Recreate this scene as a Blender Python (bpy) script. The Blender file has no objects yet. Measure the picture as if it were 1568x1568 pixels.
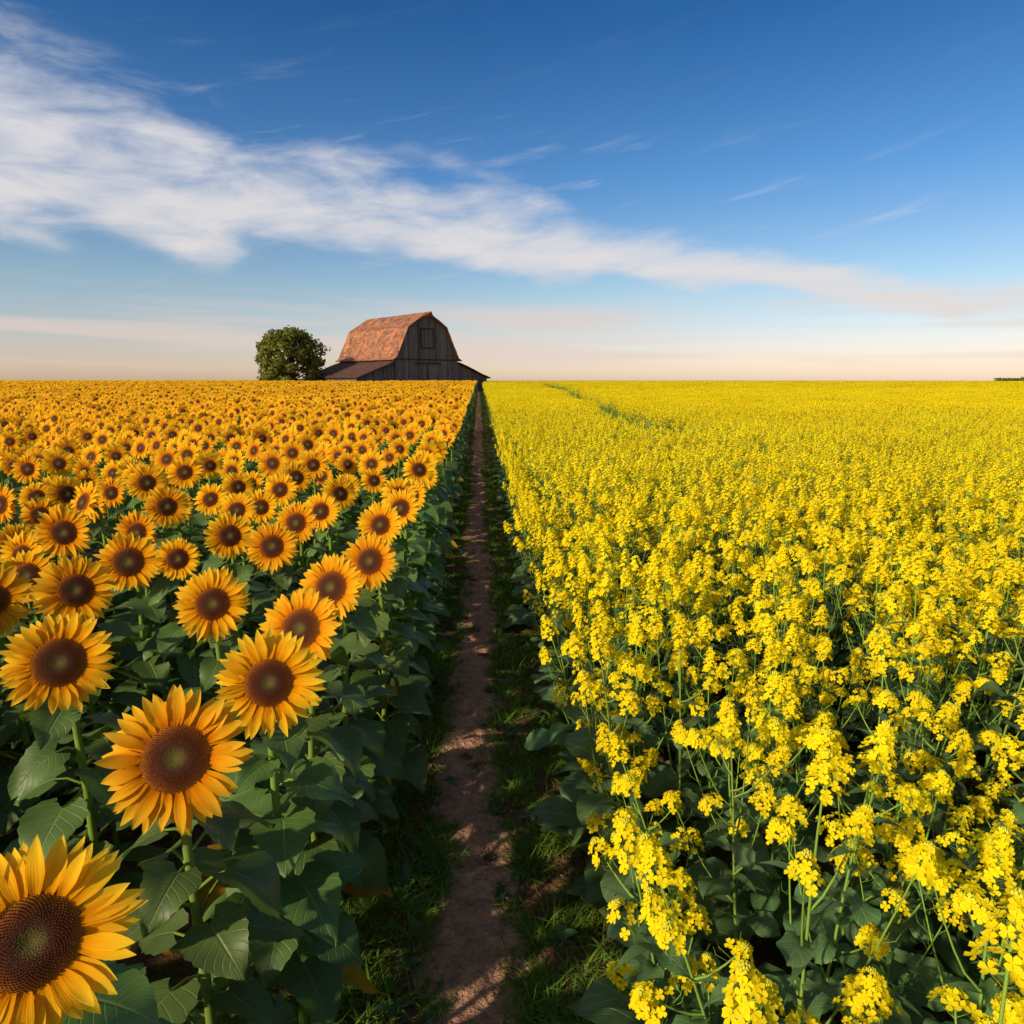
import bpy, math, random
from mathutils import Vector, Matrix, Euler, noise

D2R = math.radians
scene = bpy.context.scene
scene.view_settings.view_transform = 'Standard'
scene.view_settings.look = 'None'
scene.view_settings.exposure = 0
GA = 2.399963

def lerp(a, b, t): return a + (b - a) * t
def sstep(t):
    t = max(0.0, min(1.0, t)); return t * t * (3 - 2 * t)
def prof(table, t):
    for i in range(len(table) - 1):
        a, b = table[i], table[i + 1]
        if t <= b[0]:
            k = (t - a[0]) / (b[0] - a[0])
            return lerp(a[1], b[1], k)
    return table[-1][1]

def gz(x, y):
    h = 0.78 * sstep((y - 18) / 85.0)
    h += 0.02 * noise.noise(Vector((x * 1.3, y * 1.3, 0.3)))
    if abs(x) < 0.9 and y < 130:
        h -= 0.035 * (1 - sstep(abs(x + 0.05) / 0.6))
    return h

# ------------------------------------------------------------------ mesh builder
class MB:
    def __init__(s): s.v = []; s.f = []; s.m = []; s.uv = []
    def vert(s, p, uv=(0, 0)):
        s.v.append((p[0], p[1], p[2])); s.uv.append(uv); return len(s.v) - 1
    def face(s, idx, mat): s.f.append(idx); s.m.append(mat)
    def add(s, src, M):
        """append a copy of another builder transformed by M"""
        o = len(s.v)
        s.v.extend([tuple(M @ Vector(p)) for p in src.v]); s.uv.extend(src.uv)
        s.f.extend([tuple(i + o for i in f) for f in src.f]); s.m.extend(src.m)
    def obj(s, name, mats, smooth=True, link=True):
        me = bpy.data.meshes.new(name)
        me.from_pydata(s.v, [], s.f)
        for m in mats: me.materials.append(m)
        me.polygons.foreach_set("material_index", s.m)
        if smooth: me.polygons.foreach_set("use_smooth", [True] * len(s.f))
        uvl = me.uv_layers.new(name="UVMap")
        li = [0] * len(me.loops); me.loops.foreach_get("vertex_index", li)
        flat = []
        for i in li: flat.extend(s.uv[i])
        uvl.data.foreach_set("uv", flat)
        me.update()
        o = bpy.data.objects.new(name, me)
        if link: scene.collection.objects.link(o)
        return o

def ribbon(mb, o, d, up, L, W, table, nv, ns, mat, tilt=0., curl=0., crease=0., wave=0., lobe=0.,
           serr=0., twist=0., rng=random):
    d = Vector(d).normalized(); up = Vector(up)
    up = (up - d * up.dot(d)).normalized()
    side = d.cross(up)
    pos = Vector(o); ph = rng.uniform(0, 6.28)
    rows = []
    for i in range(nv + 1):
        t = i / nv
        th = tilt + curl * t
        fw = d * math.cos(th) + up * math.sin(th)
        nm = up * math.cos(th) - d * math.sin(th)
        if i > 0: pos = pos + fw * (L / nv)
        w = W * 0.5 * prof(table, t)
        tw = twist * t
        sd = side * math.cos(tw) + nm * math.sin(tw)
        nn = nm * math.cos(tw) - side * math.sin(tw)
        row = []
        for j in range(ns + 1):
            s = -1 + 2 * j / ns
            ws = w
            if serr and abs(s) > 0.99 and 0 < i < nv: ws = w * (1 + (serr if i % 2 else -serr))
            p = pos + sd * (s * ws) + nn * (crease * abs(s) * w + wave * s * s * math.sin(t * 9 + ph + s) )
            if lobe: p = p - fw * (lobe * L * (abs(s) ** 1.5) * (1 - t) ** 3)
            row.append(mb.vert(p, (0.5 + 0.5 * s, t)))
        rows.append(row)
    for i in range(nv):
        for j in range(ns):
            mb.face((rows[i][j], rows[i][j + 1], rows[i + 1][j + 1], rows[i + 1][j]), mat)

def tube(mb, pts, rad, sides, mat, cap=True):
    rings = []
    n = len(pts)
    for i, p in enumerate(pts):
        p = Vector(p)
        a = Vector(pts[max(0, i - 1)]); b = Vector(pts[min(n - 1, i + 1)])
        t = (b - a).normalized()
        ref = Vector((1, 0, 0)) if abs(t.x) < 0.8 else Vector((0, 1, 0))
        u = t.cross(ref).normalized(); w = t.cross(u)
        r = rad[i] if isinstance(rad, (list, tuple)) else rad
        rings.append([mb.vert(p + (u * math.cos(k * 6.28318 / sides) + w * math.sin(k * 6.28318 / sides)) * r,
                              (k / sides, i / (n - 1))) for k in range(sides)])
    for i in range(n - 1):
        for k in range(sides):
            k2 = (k + 1) % sides
            mb.face((rings[i][k], rings[i][k2], rings[i + 1][k2], rings[i + 1][k]), mat)
    if cap and sides > 2: mb.face(tuple(rings[-1]), mat)

def box(mb, c0, c1, mat, M=None):
    x0, y0, z0 = c0; x1, y1, z1 = c1
    P = [(x0,y0,z0),(x1,y0,z0),(x1,y1,z0),(x0,y1,z0),(x0,y0,z1),(x1,y0,z1),(x1,y1,z1),(x0,y1,z1)]
    I = [mb.vert(p, (p[0], p[2])) for p in P]
    for f in ((0,3,2,1),(4,5,6,7),(0,1,5,4),(1,2,6,5),(2,3,7,6),(3,0,4,7)):
        mb.face(tuple(I[k] for k in f), mat)

# ------------------------------------------------------------------ materials
class NT:
    def __init__(s, nt): s.nt = nt; s.n = nt.nodes; s.l = nt.links
    def new(s, t, **kw):
        n = s.n.new(t)
        for k, v in kw.items(): setattr(n, k, v)
        return n
    def inp(s, n, i, v):
        if hasattr(v, 'is_linked') or isinstance(v, bpy.types.NodeSocket): s.l.new(v, n.inputs[i])
        else: n.inputs[i].default_value = v
    def math(s, op, a, b=0.0, c=0.0, clamp=False):
        n = s.new('ShaderNodeMath', operation=op); n.use_clamp = clamp
        s.inp(n, 0, a); s.inp(n, 1, b); s.inp(n, 2, c); return n.outputs[0]
    def mix(s, f, a, b, mode='MIX'):
        n = s.new('ShaderNodeMix', data_type='RGBA', blend_type=mode)
        s.inp(n, 0, f); s.inp(n, 6, a); s.inp(n, 7, b); return n.outputs[2]
    def ramp(s, f, stops, interp='LINEAR'):
        n = s.new('ShaderNodeValToRGB'); cr = n.color_ramp; cr.interpolation = interp
        while len(cr.elements) < len(stops): cr.elements.new(0.5)
        for e, (p, c) in zip(cr.elements, stops):
            e.position = p; e.color = c if len(c) == 4 else (*c, 1)
        s.inp(n, 0, f); return n.outputs[0]
    def noise(s, vec, scale, detail=4, rough=0.55, dist=0.0):
        n = s.new('ShaderNodeTexNoise')
        if vec is not None: s.l.new(vec, n.inputs['Vector'])
        n.inputs['Scale'].default_value = scale; n.inputs['Detail'].default_value = detail
        n.inputs['Roughness'].default_value = rough; n.inputs['Distortion'].default_value = dist
        return n.outputs[0]
    def bump(s, h, strength=0.3, dist=0.01):
        n = s.new('ShaderNodeBump'); n.inputs['Strength'].default_value = strength
        n.inputs['Distance'].default_value = dist; s.l.new(h, n.inputs['Height']); return n.outputs[0]
    def maprange(s, v, a, b, c=0.0, d=1.0, smooth=False):
        n = s.new('ShaderNodeMapRange')
        if smooth: n.interpolation_type = 'SMOOTHSTEP'
        s.inp(n, 0, v); s.inp(n, 1, a); s.inp(n, 2, b); s.inp(n, 3, c); s.inp(n, 4, d); return n.outputs[0]

def mat_new(name):
    m = bpy.data.materials.new(name); m.use_nodes = True
    m.node_tree.nodes.clear()
    return m, NT(m.node_tree)

def finish(t, col, rough=0.6, normal=None, transl=0.0, tcol=None, spec=0.5, fast=False):
    if fast:
        b = t.new('ShaderNodeBsdfDiffuse'); t.inp(b, 'Color', col)
    else:
        b = t.new('ShaderNodeBsdfPrincipled')
        t.inp(b, 'Base Color', col); t.inp(b, 'Roughness', rough)
        b.inputs['Specular IOR Level'].default_value = spec
    if normal is not None: t.l.new(normal, b.inputs['Normal'])
    out = t.new('ShaderNodeOutputMaterial')
    if transl > 0:
        tr = t.new('ShaderNodeBsdfTranslucent'); t.inp(tr, 'Color', tcol if tcol is not None else col)
        mx = t.new('ShaderNodeMixShader'); mx.inputs[0].default_value = transl
        t.l.new(b.outputs[0], mx.inputs[1]); t.l.new(tr.outputs[0], mx.inputs[2])
        t.l.new(mx.outputs[0], out.inputs[0])
    else: t.l.new(b.outputs[0], out.inputs[0])

def uvxy(t):
    u = t.new('ShaderNodeUVMap'); u.uv_map = "UVMap"
    s = t.new('ShaderNodeSeparateXYZ'); t.l.new(u.outputs[0], s.inputs[0])
    return u.outputs[0], s.outputs[0], s.outputs[1]
def objcoord(t): return t.new('ShaderNodeTexCoord').outputs['Object']
def orand(t): return t.new('ShaderNodeObjectInfo').outputs['Random']
def hsv(t, col, h, s, v):
    n = t.new('ShaderNodeHueSaturation'); t.inp(n, 'Hue', h); t.inp(n, 'Saturation', s); t.inp(n, 'Value', v)
    t.inp(n, 'Color', col); return n.outputs[0]

def m_petal():
    m, t = mat_new("sunflower_petal"); uv, u, v = uvxy(t)
    c = t.ramp(v, [(0.0, (0.80, 0.27, 0.004)), (0.3, (0.93, 0.47, 0.012)), (0.75, (0.95, 0.60, 0.028)), (1, (0.95, 0.66, 0.05))])
    st = t.new('ShaderNodeTexNoise'); mp = t.new('ShaderNodeMapping'); mp.inputs['Scale'].default_value = (14, 1.2, 1)
    t.l.new(uv, mp.inputs[0]); t.l.new(mp.outputs[0], st.inputs['Vector']); st.inputs['Scale'].default_value = 1.0
    st.inputs['Detail'].default_value = 1
    r = orand(t)
    c = t.mix(t.math('MULTIPLY', st.outputs[0], 0.25), c, (0.80, 0.34, 0.004, 1))
    c = hsv(t, c, t.maprange(r, 0, 1, 0.490, 0.508), 1.0, t.maprange(r, 0, 1, 0.90, 1.05))
    finish(t, c, 0.5, t.bump(st.outputs[0], 0.35, 0.004), 0.38, None, 0.25, fast=True); return m
def m_disc():
    m, t = mat_new("sunflower_disc"); uv, u, v = uvxy(t)
    oc = objcoord(t)
    n = t.noise(oc, 260, 1)
    uu = t.math('ADD', u, t.math('MULTIPLY', t.math('SUBTRACT', n, 0.5), 0.18))
    c = t.ramp(uu, [(0.0, (0.12, 0.10, 0.018)), (0.24, (0.075, 0.055, 0.012)), (0.36, (0.050, 0.014, 0.004)), (0.58, (0.070, 0.017, 0.004)), (0.74, (0.16, 0.042, 0.006)), (0.88, (0.28, 0.090, 0.010)), (1, (0.42, 0.17, 0.014))])
    finish(t, c, 0.8, t.bump(n, 0.6, 0.004), 0, None, 0.2); return m
def m_leaf(name, base, vein, dist=0.004, spec=0.45, rough=0.48, nveins=8.0, transl=0.22):
    m, t = mat_new(name); uv, u, v = uvxy(t)
    s = t.math('MULTIPLY', t.math('ABSOLUTE', t.math('SUBTRACT', u, 0.5)), 2.0)
    w = t.math('MULTIPLY', t.math('SUBTRACT', v, t.math('MULTIPLY', s, 0.28)), nveins)
    fr = t.math('ABSOLUTE', t.math('SUBTRACT', t.math('FRACT', t.math('ADD', w, 20.0)), 0.5))
    vl = t.maprange(fr, 0.5, 0.40, 1, 0, True)
    mid = t.maprange(s, 0.0, 0.07, 1, 0, True)
    vv = t.math('MAXIMUM', t.math('MULTIPLY', vl, 0.6), mid)
    oc = objcoord(t)
    n = t.noise(oc, 9, 1)
    c = t.mix(n, (*[x * 0.65 for x in base], 1), (*[x * 1.35 for x in base], 1))
    c = t.mix(t.math('MULTIPLY', vv, 0.6), c, (*vein, 1))
    r = orand(t)
    c = hsv(t, c, t.maprange(r, 0, 1, 0.475, 0.51), 1.0, t.maprange(r, 0, 1, 0.8, 1.2))
    h = t.math('MULTIPLY', vv, -0.8)
    tc = t.mix(1.0, c, (1.6, 1.7, 0.5, 1), 'MULTIPLY')
    finish(t, c, rough, t.bump(h, 0.55, dist), transl, tc, spec); return m
def m_simple(name, base, var=0.25, rough=0.6, scale=20, transl=0.0, spec=0.4, hue=0.012):
    m, t = mat_new(name)
    r = orand(t)
    if scale:
        oc = objcoord(t); n = t.noise(oc, scale, 1)
        c = t.mix(n, (*[x * (1 - var) for x in base], 1), (*[min(.97, x * (1 + var)) for x in base], 1))
    else: c = (*base, 1)
    c = hsv(t, c, t.maprange(r, 0, 1, 0.5 - hue, 0.5 + hue), 1.0, t.maprange(r, 0, 1, 1 - var * 0.5, 1 + var * 0.5))
    finish(t, c, rough, None, transl, None, spec, fast=True); return m

M_PET = m_petal(); M_DISC = m_disc()
M_SLEAF = m_leaf("sunflower_leaf", (0.082, 0.160, 0.036), (0.19, 0.28, 0.09), spec=.38)
M_SSTEM = m_simple("sunflower_stem", (0.18, 0.28, 0.05))
M_YLEAF = m_simple("yellowed_leaf", (0.50, 0.30, 0.03), transl=0.3)
M_CPET = m_simple("canola_petal", (0.93, 0.755, 0.012), var=0.05, scale=0, transl=0.32, hue=0.005)
M_CBUD = m_simple("canola_bud", (0.60, 0.56, 0.04), scale=0)
M_CSTEM = m_simple("canola_stem", (0.20, 0.32, 0.05), scale=0)
M_CLEAF = m_leaf("canola_leaf", (0.080, 0.165, 0.055), (0.22, 0.32, 0.15), nveins=5.0)
M_GRASS = m_simple("grass_blade", (0.130, 0.215, 0.032), var=0.4, scale=5, transl=0.25)

# ------------------------------------------------------------------ sunflower
PET = [(0, .42), (.15, .72), (.4, 1.0), (.62, .90), (.8, .60), (.92, .28), (1, .02)]
PETL = [(0, .5), (.5, 1.0), (1, .05)]
LEAF = [(0, .42), (.07, .80), (.17, 1.0), (.3, 1.0), (.48, .84), (.66, .58), (.82, .33), (.93, .14), (1, .01)]

def sun_head(mb, C, N, lod, rng, R=0.17):
    N = Vector(N).normalized()
    X = N.cross(Vector((0, 0, 1))).normalized()
    Y = N.cross(X)
    C = Vector(C); rd = R * rng.uniform(0.46, 0.51)
    def P(r, a, z): return C + (X * math.cos(a) + Y * math.sin(a)) * r + N * z
    na = {0: 36, 1: 12, 2: 7}[lod]; nr = {0: 9, 1: 3, 2: 2}[lod]
    def dz(q): return 0.020 * (1 - q ** 3) - 0.010 * math.exp(-(q / 0.28) ** 2)
    cen = mb.vert(P(0, 0, dz(0)), (0, 0)); prev = None
    for i in range(1, nr + 1):
        q = i / nr
        ring = [mb.vert(P(rd * q, k * 6.28318 / na, dz(q)), (q, k / na)) for k in range(na)]
        for k in range(na):
            k2 = (k + 1) % na
            if prev is None: mb.face((cen, ring[k], ring[k2]), 1)
            else: mb.face((prev[k], ring[k], ring[k2], prev[k2]), 1)
        prev = ring
    if lod == 0:
        nf = 900
        for i in range(nf):
            q = math.sqrt((i + .5) / nf); a = i * GA; r = rd * q; s = rd * 0.034
            hh = 0.0015 + 0.0040 * sstep((q - .35) / .5)
            vs = [mb.vert(P(r + s * math.cos(b), a + s / max(r, .004) * math.sin(b), dz(q) - .0008), (q, 0)) for b in (0.0, 2.09, 4.19)]
            tp = mb.vert(P(r + s * .4, a, dz(q) + hh * rng.uniform(.7, 1.2)), (min(1, q + .08), 0))
            for k in range(3): mb.face((vs[k], vs[(k + 1) % 3], tp), 1)
    n, layers, nv, ns = {0: (26, 3, 8, 4), 1: (19, 2, 3, 1), 2: (14, 1, 2, 1)}[lod]
    for ly in range(layers):
        for k in range(n):
            if ly == 2 and rng.random() < 0.5: continue
            a = (k + ly * 0.5 * (1 if ly < 2 else .5)) * 6.28318 / n + rng.uniform(-.09, .09)
            d = X * math.cos(a) + Y * math.sin(a)
            L = (R - rd) * rng.uniform(.92, 1.22) * (1.0 if ly < 2 else .82)
            W = {0: .0315, 1: .042, 2: .064}[lod] * rng.uniform(.8, 1.15) * R / .17
            ribbon(mb, C + d * rd * 0.93 + N * (0.004 - .005 * ly), d, N, L, W, PET if lod < 2 else PETL, nv, ns, 0,
                   tilt=rng.uniform(.0, .42) - .1 * ly, curl=rng.uniform(-.8, .25), crease=.28 if lod == 0 else .15,
                   twist=rng.uniform(-.5, .5), wave=.0015 if lod == 0 else 0, rng=rng)
    bk = mb.vert(P(0, 0, -.045), (0, 0)); k0 = 10 if lod < 2 else 5
    ring = [mb.vert(P(rd * 1.02, k * 6.28318 / k0, -.012), (0, 0)) for k in range(k0)]
    ring2 = [mb.vert(P(rd * .5, k * 6.28318 / k0, -.04), (0, 0)) for k in range(k0)]
    for k in range(k0):
        k2 = (k + 1) % k0
        mb.face((ring[k], ring[k2], ring2[k2], ring2[k]), 3); mb.face((ring2[k], ring2[k2], bk), 3)
    if lod == 0:
        for k in range(20):
            a = k * 6.28318 / 20 + rng.uniform(-.1, .1); d = X * math.cos(a) + Y * math.sin(a)
            ribbon(mb, C + d * rd * .95 - N * .014, d, N, .05 * rng.uniform(.8, 1.3), .028, PET, 4, 2, 3, tilt=.1, curl=-.9, rng=rng)

def sunflower_mb(lod, seed, H=1.5, R=0.17, tilt=22, yaw=0, leafn=None, low=0.18):
    rng = random.Random(seed); mb = MB()
    N = Vector((math.sin(D2R(yaw)) * math.cos(D2R(tilt)), -math.cos(D2R(yaw)) * math.cos(D2R(tilt)), math.sin(D2R(tilt))))
    C = Vector((0, 0, H))
    sun_head(mb, C, N, lod, rng, R)
    B = C - N * 0.045
    top = Vector((C.x - N.x * .10, C.y - N.y * .11, H - .10))
    bx, by = rng.uniform(-.04, .04), rng.uniform(-.02, .06)
    base = Vector((top.x + bx, top.y + by, -.03))
    pts = []
    ns = 8 if lod == 0 else (4 if lod == 1 else 2)
    for i in range(ns + 1):
        t = i / ns; p = base.lerp(top, t); p.x += .02 * math.sin(t * 4 + seed); pts.append(p)
    for t in ((.4, .75, 1.0) if lod < 2 else (1.0,)):
        q = top.lerp(B, t); q.z += .03 * math.sin(t * 3.14); pts.append(q)
    rr = [lerp(.017, .011, i / (len(pts) - 1)) for i in range(len(pts))]
    rr[-1] = .02
    tube(mb, pts, rr, {0: 9, 1: 4, 2: 3}[lod], 3)
    n = leafn or {0: 26, 1: 13, 2: 6}[lod]
    a0 = rng.uniform(0, 6.28)
    for i in range(n):
        t = (i + .5) / n
        z = lerp(low, H - .17, t)
        a = a0 + i * GA + rng.uniform(-.25, .25)
        d = Vector((math.cos(a), math.sin(a), 0))
        L = lerp(.27, .15, t ** 2.2) * rng.uniform(.75, 1.2)
        if lod == 2: L *= 1.35
        pl = rng.uniform(.09, .16) * lerp(1.1, .6, t)
        k = z / (H - .10)
        p0 = base.lerp(top, k)
        e = rng.uniform(.25, .8)
        p1 = p0 + d * pl * math.cos(e) + Vector((0, 0, pl * math.sin(e)))
        if lod < 2: tube(mb, [p0, p0.lerp(p1, .5) + Vector((0, 0, .012)), p1], [.006, .0045, .004], 5 if lod == 0 else 3, 3, cap=False)
        dead = t < .2 and rng.random() < .07
        roll = Vector((0, 0, 1)) + d.cross(Vector((0, 0, 1))) * rng.uniform(-.35, .35)
        nv, nss = {0: (16, 6), 1: (4, 2), 2: (2, 1)}[lod]
        ribbon(mb, p1, d, roll, L, L * rng.uniform(.74, .95), LEAF, nv, nss, 4 if dead else 2,
               tilt=rng.uniform(-.45, .15), curl=rng.uniform(-1.1, -.35), crease=rng.uniform(.05, .3),
               wave=.010 if lod < 2 else 0, lobe=.17, serr=.035 if lod == 0 else 0, twist=rng.uniform(-.3, .3), rng=rng)
    return mb
SM = [M_PET, M_DISC, M_SLEAF, M_SSTEM, M_YLEAF]
def sunflower(name, lod, seed, link=False, **kw):
    return sunflower_mb(lod, seed, **kw).obj(name, SM, link=link)
def sun_patch(name, protos, nx, ny, px, py, seed):
    rng = random.Random(seed); mb = MB()
    for i in range(nx):
        for j in range(ny):
            M = Matrix.Translation(((i - (nx - 1) / 2) * px + rng.gauss(0, .06), (j - (ny - 1) / 2) * py + rng.uniform(-.12, .12), 0)) @ \
                Euler((rng.uniform(-.04, .04), rng.uniform(-.05, .05), rng.gauss(0, .2))).to_matrix().to_4x4() @ Matrix.Scale(rng.uniform(.93, 1.05), 4)
            mb.add(rng.choice(protos), M)
    return mb.obj(name, SM, link=False)

# ------------------------------------------------------------------ canola
def flower(mb, c, n, r, lod, rng):
    n = Vector(n).normalized()
    ref = Vector((0, 0, 1)) if abs(n.z) < .9 else Vector((1, 0, 0))
    X = n.cross(ref).normalized(); Y = n.cross(X); a0 = rng.uniform(0, 6.28)
    if lod == 2:
        vs = [mb.vert(c + (X * math.cos(a0 + k * 1.5708) + Y * math.sin(a0 + k * 1.5708)) * r + n * (.25 * r if k % 2 else -.2 * r)) for k in range(4)]
        mb.face(tuple(vs), 0); return
    b = mb.vert(c - n * r * .12)
    for k in range(4):
        a = a0 + k * 1.5708 + rng.uniform(-.12, .12)
        u = X * math.cos(a) + Y * math.sin(a); v = n.cross(u)
        up = rng.uniform(-.05, .35) * r
        l = mb.vert(c + u * r * .5 - v * r * .40 + n * (up * .4))
        rr = mb.vert(c + u * r * .5 + v * r * .40 + n * (up * .4))
        t = mb.vert(c + u * r * 1.0 + n * (up - .1 * r))
        if lod == 0:
            tl = mb.vert(c + u * r * .92 - v * r * .38 + n * up); tr = mb.vert(c + u * r * .92 + v * r * .38 + n * up)
            m = mb.vert(c + u * r * .6 + n * (up * .4 - .1 * r))
            mb.face((b, l, tl, m), 0); mb.face((m, tl, t, tr), 0); mb.face((b, m, tr, rr), 0)
        else:
            mb.face((b, l, t, rr), 0)

def raceme(mb, p, d, L, n, lod, rng):
    d = Vector(d).normalized()
    ref = Vector((0, 0, 1)) if abs(d.z) < .9 else Vector((1, 0, 0))
    X = d.cross(ref).normalized(); Y = d.cross(X)
    wid = rng.uniform(.85, 1.3)
    for i in range(n):
        t = (i + .5) / n; a = i * GA + rng.uniform(-.4, .4)
        o = (X * math.cos(a) + Y * math.sin(a))
        base = p + d * (L * t * .92)
        pl = lerp(.044, .014, t ** 1.5) * wid * rng.uniform(.8, 1.2)
        q = base + o * pl * .85 + d * pl * .6
        fr = lerp(.0168, .0128, t) * {0: 1.0, 1: 1.22, 2: 1.85}[lod]
        if lod == 0:
            vs = [mb.vert(base), mb.vert(base + d * .0016), mb.vert(q)]
            mb.face(tuple(vs), 2)
        flower(mb, q, o * .8 + d * .75 + Vector((rng.uniform(-.3, .3), rng.uniform(-.3, .3), .2)), fr, lod, rng)
    if lod < 2:
        nb = 12 if lod == 0 else 3
        for i in range(nb):
            a = i * GA; r = .012 * math.sqrt((i + .5) / nb); s = .0046 if lod == 0 else .007
            c = p + d * (L + .006 - r * .5) + (X * math.cos(a) + Y * math.sin(a)) * r
            vs = [mb.vert(c + k) for k in (X * s, Y * s, -X * s, -Y * s)]; tp = mb.vert(c + d * s * 1.7); bt = mb.vert(c - d * s * 1.7)
            for k in range(4):
                mb.face((vs[k], vs[(k + 1) % 4], tp), 1); mb.face((vs[(k + 1) % 4], vs[k], bt), 1)

CLEAF = [(0, .22), (.15, .3), (.22, .62), (.3, .42), (.42, .85), (.52, .8), (.68, 1.0), (.85, .72), (.95, .35), (1, .03)]
CNARR = [(0, .5), (.2, .9), (.5, .75), (1, .03)]

def canola_into(mb, ox, oy, lod, rng, H=1.38, lean=(0, 0), nbr=None, bigleaf=False, low=False):
    org = Vector((ox, oy, 0)); n = 7 if lod == 0 else (3 if lod == 1 else 1)
    lx, ly = lean[0] + rng.uniform(-.06, .06), lean[1] + rng.uniform(-.06, .06)
    def sp(t): return org + Vector((lx * t * t + .012 * math.sin(t * 5 + ox * 7), ly * t * t + .012 * math.cos(t * 4 + oy), -.02 + H * t))
    sd = {0: 6, 1: 3, 2: 3}[lod]
    rl = rng.uniform(.12, .20)
    pts = [sp(i / n) for i in range(n + 1)]
    tube(mb, pts, [lerp(.0075, .0028, i / n) * (1.6 if lod == 2 else 1) for i in range(n + 1)], sd, 2)
    tipd = (sp(1) - sp(.9)).normalized()
    nf = {0: 42, 1: 21, 2: 9}[lod]
    raceme(mb, sp(1) - tipd * rl * .75, tipd, rl, nf, lod, rng)
    nb = nbr or {0: rng.randint(5, 8), 1: rng.randint(5, 7), 2: 4}[lod]
    a0 = rng.uniform(0, 6.28)
    for i in range(nb):
        t0 = lerp(.35 if not low else .2, .84, (i + rng.random() * .7) / nb)
        a = a0 + i * GA + rng.uniform(-.3, .3)
        o = Vector((math.cos(a), math.sin(a), 0)); p0 = sp(t0)
        zt = H * rng.uniform(.58, .95) if not low else H * rng.uniform(.45, .98)
        rise = max(.12, zt - p0.z); out = rng.uniform(.07, .13) + rise * rng.uniform(.12, .30)
        def bp(s): return p0 + o * out * (s ** .75) + Vector((0, 0, rise * s ** 1.15))
        bn = 5 if lod == 0 else (2 if lod == 1 else 1)
        bpts = [bp(k / bn) for k in range(bn + 1)]
        if lod < 2: tube(mb, bpts, [lerp(.0042, .002, k / bn) for k in range(bn + 1)], 5 if lod == 0 else 3, 2, cap=False)
        dd = (bp(1) - bp(.85)).normalized()
        rl2 = rng.uniform(.05, .13)
        raceme(mb, bp(1) - dd * rl2 * .7, dd, rl2, int(nf * rng.uniform(.28, .75)), lod, rng)
        if lod == 0:
            for k in range(rng.randint(2, 6)):
                s = rng.uniform(.55, .85); b = rng.uniform(0, 6.28); q = bp(s)
                e = q + Vector((math.cos(b) * .035, math.sin(b) * .035, .03))
                tube(mb, [q, e, e + Vector((math.cos(b) * .008, math.sin(b) * .008, .03))], [.0008, .0014, .0005], 3, 2, cap=False)
        if lod < 2:
            L = rng.uniform(.08, .15)
            ribbon(mb, p0, o + Vector((0, 0, .3)), (0, 0, 1), L, L * .3, CNARR, 5 if lod == 0 else 2, 2 if lod == 0 else 1, 3, tilt=.2, curl=-.9, crease=.2, rng=rng)
    nl = {0: 13, 1: 5, 2: 2}[lod]
    for i in range(nl):
        t = lerp(.05, .66, (i + rng.random()) / nl); a = a0 + 1 + i * GA
        o = Vector((math.cos(a), math.sin(a), 0))
        L = lerp(.32, .13, t / .66) * rng.uniform(.8, 1.2) * (1.3 if bigleaf else 1)
        ribbon(mb, sp(t), o + Vector((0, 0, .5)), (0, 0, 1), L, L * rng.uniform(.42, .62), CLEAF if lod < 2 else PETL, 12 if lod == 0 else 3,
               4 if lod == 0 else 1, 3, tilt=.15, curl=rng.uniform(-1.7, -.7), crease=.2, wave=.014 if lod == 0 else 0, twist=rng.uniform(-.4, .4), rng=rng)

CM = [M_CPET, M_CBUD, M_CSTEM, M_CLEAF]
def canola(name, lod, seed, **kw):
    mb = MB(); rng = random.Random(seed); canola_into(mb, 0, 0, lod, rng, **kw); return mb.obj(name, CM, link=False)
def canola_patch(name, seed, lod, size, n):
    mb = MB(); rng = random.Random(seed); k = int(math.sqrt(n)); c = size / k
    for i in range(k):
        for j in range(k):
            canola_into(mb, -size / 2 + (i + rng.random()) * c, -size / 2 + (j + rng.random()) * c, lod, rng, H=rng.uniform(1.17, 1.48))
    return mb.obj(name, CM, link=False)

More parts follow.
